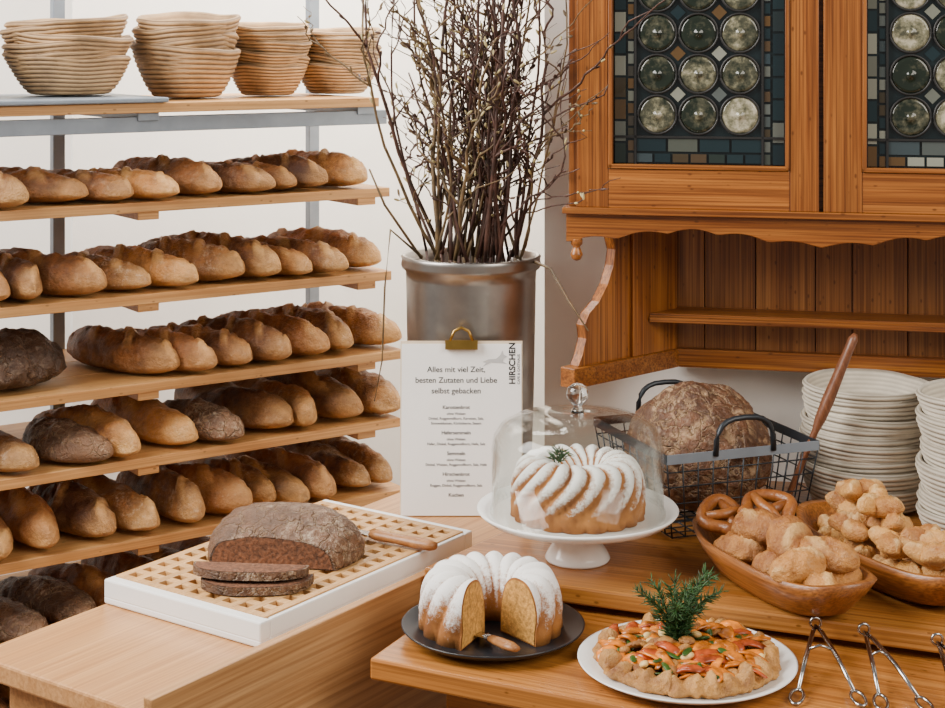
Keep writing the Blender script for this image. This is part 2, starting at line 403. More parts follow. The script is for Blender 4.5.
mb.prism([(-.15,2.33),(1.11,1.716),(1.4,3.0),(.335,3.225),(.104,2.86)],.768,.80,PINE_T)
mb.prism([(-.04,2.37),(1.06,1.84),(1.3,2.9),(.35,3.15),(.12,2.80)],.64,.768,PINE_T)
for (x,y) in ((.0,2.40),(1.05,1.9),(1.2,2.85),(.36,3.1)):
    mb.box((x,y,.32),(.06,.06,.64),PINE_T)
mb.build('serving_table',.004)
mb=MB()
mb.prism([(-.08,2.61),(.95,2.204),(1.25,2.98),(.322,3.183)],.812,.84,PINE_B)
mb.prism([(-.03,2.63),(.93,2.25),(.95,2.28),(-.01,2.67)],.80,.812,PINE_B)
mb.prism([(.28,3.05),(1.18,2.85),(1.2,2.9),(.31,3.1)],.80,.812,PINE_B)
mb.build('raised_serving_board',.004)

# ---------------- tray with lattice board ----------------
TL=.545;TW=.337
TM=Matrix.Translation((-.294,2.68,.801))@Matrix.Rotation(math.atan2(d.y,d.x),4,'Z')
mb=MB()
mb.box((0,0,.006),(TL,TW,.012),WHITE,TM)
for sx_ in(-1,1):
    mb.box((sx_*(TL/2-.011),0,.024),(.022,TW,.030),WHITE,TM)
for sy in(-1,1):
    mb.box((0,sy*(TW/2-.006),.024),(TL-.044,.012,.030),WHITE,TM)
tray=mb.build('bread_cutting_tray',.003)
mb=MB()
iw=TW-.028; il=TL-.05
nx=16; ny=9
px=il/nx; py=iw/ny
for i in range(nx+1):
    mb.box((-il/2+i*px,0,.034),(.0145,iw+.012,.014),BEECH,TM)
for j in range(ny+1):
    mb.box((0,-iw/2+j*py,.0345),(il+.012,.0145,.014),BEECH,TM)
mb.box((0,0,.0135),(il,iw,.003),HOLE,TM)
lat=mb.build('lattice_board',.001)
lat.parent=tray; lat.matrix_parent_inverse=Matrix.Translation(tray.location).inverted()
ZT=.8435
def halfloaf(mb,L,D,H,M,seed,mat,crumb,nu=44,nv=22):
    vs=[];fs=[];mk=[]
    for k in range(nv+1):
        t=k/nv
        e=((t-.38)/.62) if t>.38 else ((.38-t)/.38)*.55
        pr=max(1-e**2,0)**.5 if t<1 else .03
        hr=(max(1-e**2,0)**.5 if t>.38 else 1-.40*((.38-t)/.38)**2)
        hr=max(hr,.03)
        for i in range(nu+1):
            a=math.pi*i/nu; c=math.cos(a); s_=math.sin(a)
            q=1+.05*noise.noise(Vector((c*2+seed,s_*2,t*3)))+.035*noise.noise(Vector((c*6+seed,s_*6,t*9)))*min(1,t*5)
            x=math.copysign(abs(c)**.75,c)*L/2*pr*q; z=(s_**.8)*H*hr*q
            vs.append((x,t*D,z)); mk.append(0.1)
    n=nu+1
    for k in range(nv):
        for i in range(nu): fs.append((k*n+i,k*n+i+1,(k+1)*n+i+1,(k+1)*n+i))
        fs.append((k*n+nu,k*n,(k+1)*n,(k+1)*n+nu))
    mb.add(vs,fs,mat,True,M,mk)
    cv=[vs[i] for i in range(n)]
    cv2=[(x*.955,-.0012,z*.94+.002) for x,y,z in cv]
    mb.add([(x,0,z) for x,y,z in cv],[list(range(n))],mat,False,M)
    mb.add(cv2,[list(range(n))[::-1]],crumb,False,M)
def slice_(mb,L,H,th,M,seed,mat,crumb,nu=30):
    ring=[]
    for i in range(nu+1):
        a=math.pi*i/nu;c=math.cos(a);s_=math.sin(a);q=1+.04*noise.noise(Vector((c*2+seed,s_*2,0)))
        ring.append((math.copysign(abs(c)**.75,c)*L/2*q,(s_**.8)*H*q))
    n=len(ring)
    vs=[(x,0,z) for x,z in ring]+[(x,th,z) for x,z in ring]
    mb.add(vs,[list(range(n)),[n+i for i in range(n)][::-1]]+[(i,n+i,n+(i+1)%n,(i+1)%n) for i in range(n)],mat,False,M)
    for yy,fl in((-.0008,1),(th+.0008,0)):
        f=list(range(n)) if fl else list(range(n))[::-1]
        mb.add([(x*.95,yy,z*.93+.003) for x,z in ring],[f],crumb,False,M)
mb=MB()
halfloaf(mb,.258,.185,.078,T(-.326,2.603,ZT,rad(-12)),2,CR_DARK,RYE)
mb.build('cut_rye_loaf')
mb=MB(); slice_(mb,.185,.060,.012,T(-.350,2.535,ZT+.0135,rad(-6),rad(86)),5,CR_DARK,RYE)
zmin=min(p.z for p in mb.v)
for p in mb.v: p.z+=ZT+.0150-zmin
mb.build('bread_slice')
mb=MB(); slice_(mb,.175,.064,.012,T(-.338,2.525,ZT+.0005,rad(2),rad(90)),8,CR_DARK,RYE)
zmin=min(p.z for p in mb.v)
for p in mb.v: p.z+=ZT+.0005-zmin
o=mb.build('bread_slice')
mb=MB()
kp=Vector((-.062,2.672,ZT+.011)); kd=Vector((-.86,.51,0)).normalized()
mb.tube([kp+kd*t for t in (0,.01,.04,.08,.115,.13)],[.008,.012,.0125,.0105,.012,.009],HANDLE2,10,flat=.75)
pv=Vector((-kd.y,kd.x,0))
a=kp+kd*.125; b_=kp+kd*.235
mb.prism([tuple((a+pv*.012).xy),tuple((a-pv*.010).xy),tuple((b_-pv*.006).xy),tuple((b_-pv*.012).xy)],ZT+.010,ZT+.0115,CHROME)
mb.build('bread_knife')

# ---------------- bundt cakes ----------------
def bundt(name,x,y,z,Ro,H,a0,a1,fl,seed,sugar=0.0,twist=.9,nfl=12,stripe=False):
    mb=MB(); full=abs(a1-a0)>=2*math.pi-.001
    nph=300; nv=40; Rc=Ro*.58; aa=Ro*.37
    vs=[];fs=[];mk=[]
    cnt=nph if full else nph+1
    for i in range(cnt):
        ph=a0+(a1-a0)*i/nph
        for k in range(nv+1):
            th=math.pi*(1-k/nv)
            c=math.cos(th); s_=math.sin(th)
            hz=(s_**.62)*H
            r=Rc+aa*math.copysign(abs(c)**.8,c)
            out=max(0,min(1,(c+.7)/1.0))
            ridge=abs(math.cos(nfl*(ph+twist*(1-hz/H)+.25*(1-c)*twist)/2))
            rg=ridge**.7
            r+=Ro*fl*(rg-.35)*out*(1-.25*(k/nv>.93))
            hz*=1+.10*(rg-.5)*max(0,1-abs(c)**2)
            q=noise.noise(Vector((ph*2,th,seed)))
            vs.append(((r+.001*q)*math.cos(ph),(r+.001*q)*math.sin(ph),hz+.0006))
            if stripe: m_=.56+(rg-.74)*1.1+(hz/H-.75)*.9+.25*q-(.3 if hz/H<.3 else 0)
            else: m_=.5+(rg-.55)*.40+(hz/H-.78)*1.2+sugar+.25*q
            mk.append(m_)
    w=nv+1
    for i in range(nph):
        j=(i+1)%cnt
        for k in range(nv): fs.append((i*w+k,j*w+k,j*w+k+1,i*w+k+1))
        fs.append((i*w+nv,j*w+nv,j*w,i*w))
    mb.add(vs,fs,BUNDT,True,T(x,y,z),mk)
    if not full:
        for i,rv in ((0,0),(nph,1)):
            sec=[vs[i*w+k] for k in range(w)]
            ph=a0+(a1-a0)*i/nph; tdir=Vector((-math.sin(ph),math.cos(ph),0))*(-.001 if i==0 else .001)
            ctr=Vector((sum(p[0] for p in sec)/w,sum(p[1] for p in sec)/w,H*.45))
            sec2=[ctr+(Vector(p)-ctr)*.94+tdir for p in sec]
            mb.add(sec,[list(range(w))],BUNDT,False,T(x,y,z),[0]*w)
            mb.add(sec2,[list(range(w))],CRUMB,False,T(x,y,z))
    return mb.build(name)
SX,SY=.174,2.65
mb=MB()
mb.lathe([(0,.0),(.052,.0),(.054,.004),(.05,.012),(.036,.035),(.030,.055),(.034,.063),(.08,.067),(.14,.069),(.155,.073),(.165,.082),(.167,.085),(.165,.087),(.152,.079),(.138,.0755),(0,.0755)],64,PORC,T(SX,SY,.8405))
mb.build('cake_stand')
PZ=.8405+.0758
bundt('bundt_cake',SX,SY-.005,PZ,.112,.092,0,2*math.pi,.10,3,stripe=True,twist=1.0,nfl=18)
mb=MB()
g=[(.142,.0),(.1425,.10),(.139,.122),(.128,.140),(.105,.152),(.06,.160),(.012,.163)]
mb.lathe([(.1455,.001),(.1455,.005)]+[(r,z+.004) for r,z in g]+[(r-.003,z+.001) for r,z in g[::-1]][:-1]+[(.139,.001),(.1455,.001)],72,GLASS,T(SX,SY,PZ+.001))
mb.lathe([(.0,.164),(.012,.165),(.009,.170),(.006,.176),(.010,.181),(.0175,.190),(.019,.198),(.016,.207),(.008,.213),(0,.215)],32,SGLASS,T(SX,SY,PZ+.001))
mb.build('glass_cake_dome')
BX,BY=.031,2.415
mb=MB(); mb.lathe([(0,0),(.085,0),(.09,.003),(.125,.010),(.138,.019),(.1385,.021),(.136,.021),(.122,.013),(.09,.009),(0,.009)],64,BLACKP,T(BX,BY,.8005)); mb.build('black_plate')
bundt('bundt_cake_cut',BX-.003,BY+.012,.8098,.110,.086,rad(-52),rad(245),.09,6,sugar=.15,twist=.35,nfl=16)
mb=MB(); s0=Vector((.028,2.345,.823)); s1=Vector((.062,2.275,.834))
dd=(s1-s0)
mb.tube([s0+dd*t for t in(0,.3,.7,1)],[.008,.010,.011,.007],HANDLE2,10,flat=.6)
mb.tube([s0-dd*.02,s0-dd*.4,s0-dd*.6],[.006,.014,.005],CHROME,8,flat=.12)
mb.build('cake_server')

# ---------------- galette ----------------
GX,GY=.306,2.284
mb=MB(); mb.lathe([(0,0),(.10,0),(.105,.003),(.14,.008),(.155,.016),(.156,.018),(.153,.018),(.135,.011),(.1,.0085),(0,.0085)],64,PORC,T(GX,GY,.8005)); mb.build('white_plate')
GZ=.8093
mb=MB()
n=240; prof=[(0,.001),(.112,.001),(.126,.003),(.131,.010),(.129,.018),(.122,.023),(.113,.024),(.105,.021),(.100,.016),(.096,.013),(0,.013)]
vs=[];fs=[];mk=[]
for k,(r,z) in enumerate(prof):
    for i in range(n):
        a=2*math.pi*i/n
        ca,sa_=math.cos(a),math.sin(a)
        fold=(a*13/(2*math.pi)+.5*noise.noise(Vector((ca*2,sa_*2,9))))%1
        w=noise.noise(Vector((ca*3,sa_*3,1)))*.05+noise.noise(Vector((ca*14,sa_*14,k*.4)))*.04
        inn=1 if k>=6 else 0
        q=(1+w-.09*inn*(fold-.5)) if 1<k<10 else 1
        zz=z*(1+((.5*(fold-.5))+.6*noise.noise(Vector((ca*9,sa_*9,4+k*.3))))*(1 if 3<=k<=8 else 0))
        vs.append((max(r,1e-4)*q*ca,max(r,1e-4)*q*sa_,zz)); mk.append(.2 if k in(2,3) else (.35*fold if k in (5,6) else 0))
for k in range(len(prof)-1):
    for i in range(n):
        j=(i+1)%n; fs.append((k*n+i,k*n+j,(k+1)*n+j,(k+1)*n+i))
mb.add(vs,fs,CR_PIE,True,T(GX,GY,GZ),mk)
rr=random.Random(5)
for i in range(230):
    a=rr.uniform(0,6.28); r=.110*math.sqrt(rr.random()); x=GX+r*math.cos(a); y=GY+r*math.sin(a)
    zz=.016+.018*(1-(r/.110)**2)*rr.random()+rr.uniform(0,.006)
    M=T(x,y,GZ+zz,rr.uniform(0,6.28),rr.uniform(-.5,.5),rr.uniform(-.35,.35))
    t=rr.random()
    if t<.45:
        l=rr.uniform(.030,.062); w_=rr.uniform(.007,.012); cv_=rr.uniform(-.010,.010)
        mb.tube([(-l/2,0,-.002),(-l/4,cv_*.8,.003),(0,cv_,.005),(l/4,cv_*.8,.003),(l/2,0,-.001)],[w_*.6,w_,w_,w_,w_*.5],ORANGE if rr.random()<.75 else REDV,8,M=M,flat=.32)
    elif t<.58: mb.ell((0,0,0),(rr.uniform(.006,.013),rr.uniform(.005,.009),.005),CREAM,M)
    elif t<.78: mb.ell((0,0,.004),(rr.uniform(.008,.018),.0055,.0018),GREEN,M)
    else: mb.ell((0,0,0),(rr.uniform(.008,.018),.010,.005),CR_PIE,M)
mb.build('vegetable_galette')
def rosemary(name,x,y,z,stems,h,seed,nl_=.016):
    rr=random.Random(seed); mb=MB()
    for s in range(stems):
        a=rr.uniform(0,6.28); lean=rr.uniform(.1,.75)
        hh=h*rr.uniform(.6,1); pts=[]
        for k in range(9):
            t=k/8; pts.append(Vector((x+math.cos(a)*lean*hh*t*t*.9+math.cos(a)*.006,y+math.sin(a)*lean*hh*t*t*.9+math.sin(a)*.006,z+hh*t*(1-.25*lean*t))))
        mb.tube(pts,[.0014]*8+[.0008],ROSE,5)
        for k in range(int(hh/.0014)):
            t=rr.uniform(.02,1); i=min(int(t*8),7); p=pts[i].lerp(pts[i+1],t*8-i); tg=(pts[i+1]-pts[i]).normalized()
            rv=Vector((rr.gauss(0,1),rr.gauss(0,1),rr.gauss(0,1))); sd=(rv-tg*rv.dot(tg)).normalized()
            dr=(sd*.9+tg*rr.uniform(.4,1.1)).normalized(); l=nl_*rr.uniform(.7,1.2)*(1.15-.4*t)
            mb.tube([p,p+dr*l*.5,p+dr*l],[.0005,.0009,.0002],ROSE,4)
    return mb.build(name)
rosemary('rosemary_sprig',GX-.013,GY+.02,GZ+.02,17,.122,3,.020)
rosemary('rosemary_sprig',SX-.035,SY-.02,PZ+.090,5,.026,4,.016)

# ---------------- wire basket with boule ----------------
u=Vector((.94,.342,0)).normalized(); v_=Vector((-u.y,u.x,0)); B0=Vector((.33,2.72,0))
S=.30; BC=B0+u*S/2+v_*S/2
def bp(a,b,z):
    t=(z-.845)/.145; k=(S/2)*(.86+.14*t); p=BC+u*a*k+v_*b*k; return Vector((p.x,p.y,z))
mb=MB()
for z in (.845,.875,.905,.935,.962):
    mb.tube([bp(-1,-1,z),bp(1,-1,z),bp(1,1,z),bp(-1,1,z)],.0014,BLACKW,5,closed=True)
for k in range(11):
    a=-1+2*k/10
    for q in ((a,-1),(a,1),(-1,a),(1,a)):
        mb.tube([bp(q[0],q[1],.845),bp(q[0],q[1],.985)],.0014,BLACKW,5)
    mb.tube([bp(a,-1,.845),bp(a,1,.845)],.0014,BLACKW,5); mb.tube([bp(-1,a,.845),bp(1,a,.845)],.0014,BLACKW,5)
for k in range(4):
    c=[(-1,-1),(1,-1),(1,1),(-1,1)]; a=c[k]; b=c[(k+1)%4]
    p=bp(a[0],a[1],.985); q=bp(b[0],b[1],.985); n_=Vector(((q-p).y,-(q-p).x,0)).normalized()*.0015
    vs=[p+n_+Vector((0,0,-.008)),q+n_+Vector((0,0,-.008)),q-n_+Vector((0,0,-.008)),p-n_+Vector((0,0,-.008))]
    vs+=[x+Vector((0,0,.016)) for x in vs]
    mb.add(vs,[(0,1,2,3),(4,5,6,7),(0,1,5,4),(1,2,6,5),(2,3,7,6),(3,0,4,7)],BLACKW if k in(1,2,3) else GREYM)
for sgn in(-1,1):
    pts=[]
    for k in range(13):
        a=math.pi*k/12; x=.38*math.copysign(abs(math.cos(a))**.7,math.cos(a)); z=.985+.062*math.sin(a)**.6
        p=bp(x,sgn*1.02,.985); pts.append((p.x,p.y,z))
    mb.tube(pts,.005,BLACKW,8)
mb.build('wire_bread_basket')
mb=MB()
nu,nv=110,70; vs=[];fs=[];mk=[]
for k in range(nv+1):
    th=math.pi*k/nv
    for i in range(nu):
        a=2*math.pi*i/nu; p=Vector((math.sin(th)*math.cos(a),math.sin(th)*math.sin(a),math.cos(th)))
        crk=abs(noise.noise(p*3.1+Vector((3,1,7))+Vector((1,1,1))*.15*noise.noise(p*9)))
        q=1+.05*noise.noise(p*2.2)+.035*noise.noise(p*6)+.02*noise.noise(p*14)-.045*sstep(.06,.0,crk)
        z=p.z*.136*q if p.z>0 else p.z*.090
        vs.append((p.x*.133*q,p.y*.126*q,z)); mk.append(.95*sstep(.07,.02,crk))
for k in range(nv):
    for i in range(nu):
        j=(i+1)%nu; fs.append((k*nu+i,(k+1)*nu+i,(k+1)*nu+j,k*nu+j))
mb.add(vs,fs,CR_BOULE,True,T(BC.x-.010,BC.y,.94),mk); mb.build('sourdough_boule')
mb=MB(); b=Vector((.680,2.842,1.178)); a=Vector((.555,2.862,.86))
mb.tube([a.lerp(b,t) for t in (0,.1,.45,.52,.62,.9,.97,1)],[.006,.008,.009,.014,.016,.012,.0125,.006],HANDLE,12,flat=.7)
mb.build('wooden_spatula')

# ---------------- troughs ----------------
def trough(name,cx,cy,z,L,W,H,rz):
    mb=MB(); n=48; prof=[(0,0),(.55,0),(.72,.012),(.9,.6*H),(1.0,H),(.93,H),(.82,.6*H),(.62,.016),(.0,.014)]
    vs=[];fs=[]
    for r,zz in prof:
        for i in range(n):
            a=2*math.pi*i/n; c=math.cos(a);s_=math.sin(a)
            x=math.copysign(abs(c)**.75,c)*L/2*r; y=math.copysign(abs(s_)**.8,s_)*W/2*r
            vs.append((x,y,zz+(.012*abs(c)**4 if zz>H*.5 else 0)))
    for k in range(len(prof)-1):
        for i in range(n):
            j=(i+1)%n; fs.append((k*n+i,k*n+j,(k+1)*n+j,(k+1)*n+i))
    mb.add(vs,fs,OLIVE,True,T(cx,cy,z,rz)); return mb.build(name)
tr=math.atan2(-.916,.40)
trough('wooden_trough',.478,2.49,.8405,.40,.165,.062,tr)
trough('wooden_trough',.665,2.54,.8405,.42,.17,.062,tr)
def roll(mb,M,l,w,h,mat,seed):
    loaf(mb,l,w,h,mat,M,seed,nu=34,nv=26,pw=2.0,slash=1.3,amp=.10,flat=.32,pale=.1,side=.05)
def knot(mb,M,r,mat,seed):
    rr=random.Random(seed)
    for k in range(3):
        a=k*2.1+rr.uniform(-.3,.3)
        loaf(mb,r*1.6,r*.85,r*.85,mat,M@T(math.cos(a)*r*.40,math.sin(a)*r*.40,rr.uniform(0,.2)*r,a+.5,0,-.25),seed+k,nu=18,nv=14,pw=1.6,slash=1,amp=.12,pale=.1,side=.05)
TM1=T(.478,2.49,.8405,tr); TM2=T(.665,2.54,.8405,tr)
mb=MB()
for k,(x,y,z,a,l) in enumerate([(-.06,-.03,.03,.5,.10),(-.02,.03,.03,-.4,.10),(.04,-.025,.03,.3,.10),(.10,.022,.03,.9,.10),(.05,.035,.035,-.2,.09),(-.09,.02,.04,1.2,.09),(.125,-.022,.035,.2,.085),
      (-.045,-.005,.062,.3,.11),(.02,.005,.066,-.5,.11),(.092,.022,.058,.5,.105),(.10,-.034,.058,1.4,.09)]):
    roll(mb,TM1@T(x,y,z,a,R.uniform(-.2,.2),R.uniform(-.2,.2)),l,l*.62,l*.50,CR_ROLL,k*3+1)
mb.build('bread_rolls')
def pretzel(PM):
    mb=MB(); pts=[]
    for k in range(40):
        t=2*math.pi*k/40; pts.append((.040*math.sin(t)+.008*math.sin(3*t),.030*math.cos(t)+.006*math.cos(2*t),.004*math.sin(2*t)))
    mb.tube(pts,.0105,CR_PRE,10,M=PM,closed=True)
    mb.tube([(-.028,.024,.004),(-.01,.0,.010),(.008,-.012,.012),(.025,-.024,.004)],[.007,.009,.009,.008],CR_PRE,8,M=PM)
    mb.tube([(.028,.024,.004),(.01,.0,.006),(-.008,-.012,.004),(-.025,-.024,.004)],[.007,.009,.009,.008],CR_PRE,8,M=PM)
    mb.build('soft_pretzel')
pretzel(TM1@T(-.085,.035,.100,.8,.45,.1))
pretzel(TM1@T(-.135,-.012,.082,2.2,.3,-.2))
mb=MB(); k=0
for (x,y,z) in [(-.13,-.01,.035),(-.08,.035,.03),(-.07,-.035,.03),(-.01,.03,.03),(0,-.035,.03),(.06,.03,.03),(.07,-.03,.03),(.125,.01,.035),
      (-.115,0,.078),(-.055,.022,.080),(-.05,-.03,.075),(.01,.0,.082),(.075,.01,.080),(.045,-.035,.073),(.12,-.02,.072),(-.085,.0,.112),(-.02,-.01,.112)]:
    knot(mb,TM2@T(x,y,z-.012,R.uniform(0,3),R.uniform(-.4,.4),R.uniform(-.4,.4)),.042,CR_KNOT,k*7); k+=1
mb.build('knotted_rolls')

# ---------------- tongs ----------------
def tongs(h,t1,t2):
    mb=MB(); h=Vector(h)
    for t in (t1,t2):
        t=Vector(t); d_=(t-h); sd=Vector((d_.y,-d_.x,0)).normalized()
        mb.tube([h,h+d_*.15+Vector((0,0,.006)),h+d_*.5+Vector((0,0,.008)),h+d_*.85+Vector((0,0,.001))],[.0025,.0035,.0035,.0025],CHROME,8)
        e=h+d_*.85; ring=[]
        for k in range(16):
            a=2*math.pi*k/16; ring.append(e+d_.normalized()*(.018+.018*math.cos(a+math.pi))+sd*.009*math.sin(a)+Vector((0,0,.001)))
        mb.tube(ring,.0024,CHROME,6,closed=True)
    ring=[h+Vector((.008*math.cos(2*math.pi*k/14),0,.004+.008*math.sin(2*math.pi*k/14))) for k in range(14)]
    mb.tube(ring,.002,CHROME,6,closed=True)
    a=h.lerp(Vector(t1),.4)+Vector((0,0,.008)); b=h.lerp(Vector(t2),.4)+Vector((0,0,.008))
    mb.tube([a,a.lerp(b,.5)+Vector((0,0,.006)),b],.002,CHROME,6)
    mb.build('serving_tongs')
tongs((.505,2.355,.838),(.437,2.165,.8035),(.525,2.16,.8035))
tongs((.57,2.33,.838),(.55,2.15,.8035),(.61,2.14,.8035))
tongs((.665,2.29,.838),(.64,2.10,.8035),(.71,2.09,.8035))

# ---------------- metal vase + branches ----------------
VX,VY=.0,3.2
mb=MB()
mb.lathe([(0,0),(.118,0),(.12,.004),(.126,.2),(.130,.425),(.131,.44),(.138,.446),(.140,.452),(.138,.462),(.140,.468),(.136,.472),(.130,.468),(.126,.44),(.118,.1),(0,.1)],64,STEEL,T(VX-.003,VY,.801))
mb.build('metal_bucket_vase')
rr=random.Random(21); mb=MB()
def lim(p):
    p.y=min(p.y,3.27-max(0,p.x-.04)*2.3); return p
def branch(p0,p1,r0,wob,seed,mat,depth=0):
    r_=random.Random(seed); n=12; pts=[];rs=[]
    L=(p1-p0).length
    bow=Vector((r_.uniform(-1,1),r_.uniform(-1,1),0))*wob
    for k in range(n+1):
        t=k/n; p=p0.lerp(p1,t)+bow*math.sin(math.pi*t)*L*.13
        p+=Vector((noise.noise(Vector((t*5,seed*1.7,0))),noise.noise(Vector((t*5,seed*1.7,5))),0))*.03*(t**.5)
        pts.append(lim(p)); rs.append(r0*(1-.6*t))
    mb.tube(pts,rs,mat,6)
    for k in range(3 if depth else 7):
        t=r_.uniform(.2,1); i=min(int(t*n),n-1); p=pts[i].lerp(pts[i+1],t*n-i); tg=(pts[i+1]-pts[i]).normalized()
        sd=Vector((r_.gauss(0,1),r_.gauss(0,1),0)).normalized(); q=p+sd*.004+tg*.006
        M=Matrix.Translation(q)@(tg+sd*.5).to_track_quat('Z','Y').to_matrix().to_4x4()
        mb.ell((0,0,0),(.0026,.0026,.0075),BUD if r_.random()<.30 else mat,M,6,5)
    if depth<2:
        for k in range(r_.randint(2,4) if depth==0 else r_.randint(0,2)):
            t=r_.uniform(.15,.85); i=int(t*n); p=pts[i]; tg=(pts[i+1]-pts[i]).normalized()
            sd=Vector((r_.gauss(0,1),r_.gauss(0,.6),r_.uniform(-.1,1.0))).normalized()
            l=r_.uniform(.08,.28)*(1 if depth==0 else .6)
            branch(p,p+(tg*.6+sd*.75).normalized()*l,r0*.62,.9,seed*3+k+1,mat,depth+1)
for k in range(60):
    a=rr.uniform(0,6.28); r=rr.uniform(.01,.118); b0=Vector((VX+math.cos(a)*r*.5,VY+math.sin(a)*r*.5,.95))
    rim=Vector((VX+math.cos(a)*r,VY+math.sin(a)*r,1.27))
    h=rr.uniform(.35,.85)
    top=rim+Vector((math.cos(a)*r*rr.uniform(.3,1.6)+rr.gauss(0,.075),math.sin(a)*r*rr.uniform(.3,1.2)+rr.gauss(0,.05),h))
    top.x=max(-.20,min(.17,top.x)); top=lim(top)
    mat=TWIG if rr.random()<.62 else TWIG2
    mb.tube([b0,rim],.003,mat,6)
    branch(rim,top,rr.uniform(.0026,.0050),rr.uniform(.3,1.2),k+100,mat)
for p in ([(-.10,3.17,1.27),(-.16,3.12,1.33),(-.17,3.1,1.22),(-.175,3.1,1.08),(-.19,3.1,1.0)],
          [(.12,3.14,1.265),(.15,3.08,1.26),(.18,3.02,1.21),(.215,2.97,1.16)],
          [(-.10,3.15,1.27),(-.17,3.1,1.38),(-.20,3.1,1.45)]):
    mb.tube(p,[.003,.0025,.002,.0015,.001][:len(p)],TWIG2,6)
mb.build('willow_branches')

# ---------------- clipboard menu ----------------
CM=Matrix.Translation((-.021,3.02,.8015))@Matrix.Rotation(rad(-5),4,'X')
mb=MB()
mb.box((0,.003,.163),(.232,.004,.326),CARD,CM)
mb.box((0,.0002,.161),(.228,.0008,.320),PAPER,CM)
mb.box((0,-.006,.320),(.062,.008,.018),BRASS,CM)
mb.tube([CM@Vector((-.022,-.008,.327)),CM@Vector((-.014,-.006,.345)),CM@Vector((0,-.004,.352)),CM@Vector((.014,-.006,.345)),CM@Vector((.022,-.008,.327))],.003,BRASS,8)
clip=mb.build('menu_clipboard')
def text(x,z,size,mat,s,align='CENTER',rot=0,bold=.00015,sp=1.0):
    c=bpy.data.curves.new('txt','FONT'); c.body=s; c.size=size; c.align_x=align; c.offset=bold; c.space_character=sp
    c.materials.append(mat); o=bpy.data.objects.new('menu_text',c); SC.collection.objects.link(o)
    Mw=CM@Matrix.Translation((x,-.0006,z))@Matrix.Rotation(rad(90),4,'X')@Matrix.Rotation(rot,4,'Z')
    o.parent=clip; o.matrix_parent_inverse=Matrix.Translation(clip.location).inverted(); o.matrix_basis=Mw
text(-.01,.268,.0150,INK,'Alles mit viel Zeit,')
text(-.01,.248,.0150,INK,'besten Zutaten und Liebe')
text(-.01,.228,.0150,INK,'selbst gebacken')
text(.102,.245,.0165,INK,'HIRSCHEN','LEFT',rad(90),.0005)
text(.111,.245,.0066,INKG,'CAFE & GASTHAUS','LEFT',rad(90))
z=.199
for h,ls in (('Karottenbrot',['ohne Weizen','Dinkel, Roggenvollkorn, Karotten, Salz,','Sonnenblumen, Kürbiskerne, Sesam']),('Hafersemmeln',['ohne Weizen','Hafer, Dinkel, Roggenvollkorn, Hefe, Salz']),('Semmeln',['ohne Weizen','Dinkel, Weizen, Roggenvollkorn, Salz, Hefe']),('Hirschenbrot',['ohne Weizen','Roggen, Dinkel, Roggenvollkorn, Salz'])):
    text(-.01,z,.0095,INK,h); z-=.011
    for l in ls: text(-.01,z,.0066,INKG,l); z-=.009
    z-=.0095
text(-.01,z,.0095,INK,'Kuchen')
mb=MB()
deer=[(.040,.283),(.052,.288),(.066,.289),(.074,.296),(.078,.305),(.080,.297),(.087,.293),(.081,.290),(.078,.284),(.088,.279),(.074,.281),(.056,.282),(.040,.274),(.047,.281)]
mb.add([(x,-.0008,z_) for x,z_ in deer],[list(range(len(deer)))],plain('ink_pale',(.5,.5,.5),.7),False,CM@Matrix.Translation((0,0,.004)))
dr=mb.build('deer_print'); dr.parent=clip; dr.matrix_parent_inverse=Matrix.Translation(clip.location).inverted()

# ---------------- cabinet ----------------
CA=math.atan2(-.208,.978)
KM=Matrix.Translation((.183,3.0,0))@Matrix.Rotation(CA,4,'Z')
mb=MB()
mb.prism([(0,0),(1.2,0),(1.2,.2285),(.161,.2285)],1.378,2.25,CABH,KM)
Zg0,Zg1=1.463,2.17
for (a,b,g0,g1) in ((.016,.456,.075,.404),(.464,.904,.532,.852)):
    mb.box(((g0+g1)/2,-.002,(Zg0+Zg1)/2),(g1-g0,.003,Zg1-Zg0),DARKIN,KM)
    mb.box(((a+g0)/2,-.013,1.81),(g0-a,.026,.84),CAB,KM)
    mb.box(((b+g1)/2,-.013,1.81),(b-g1,.026,.84),CAB,KM)
    mb.box(((g0+g1)/2,-.0125,(1.39+Zg0)/2),(g1-g0,.025,Zg0-1.39),CABH,KM)
    mb.box(((g0+g1)/2,-.0125,(2.23+Zg1)/2),(g1-g0,.025,2.23-Zg1),CABH,KM)
    for x in (g0+.004,g1-.004): mb.box((x,-.020,(Zg0+Zg1)/2),(.008,.018,Zg1-Zg0),CAB,KM)
    mb.box(((g0+g1)/2,-.020,Zg0+.004),(g1-g0,.018,.008),CABH,KM)
mb.box((.60,-.013,1.384),(1.22,.045,.012),CABH,KM)
mb.box((1.06,-.010,1.81),(.28,.02,.84),CAB,KM)
mb.box((.007,-.006,1.81),(.016,.012,.84),CAB,KM)
def zb(u_):
    t=(u_%.46)/.46
    return 1.335-.010*math.cos(2*math.pi*t*1)+.008*abs(math.sin(math.pi*t*5))
n=160; vs=[];fs=[]
for i in range(n+1):
    u_=-.004+1.2*i/n; b=zb(u_)
    if u_<.02: b=1.325
    for w in(-.022,-.002): vs+= [(u_,w,1.379),(u_,w,b)]
for i in range(n):
    o=i*4; p=o+4
    fs+=[(o,o+1,p+1,p),(o+2,p+2,p+3,o+3),(o+1,o+3,p+3,p+1)]
mb.add(vs,fs,CABH,False,KM)
mb.lathe([(0,1.288),(.008,1.291),(.012,1.300),(.008,1.310),(.006,1.314),(.011,1.320),(.011,1.33),(0,1.33)],20,CABH,KM@Matrix.Translation((.014,-.012,0)))
sa=math.atan2(.2285,.161)
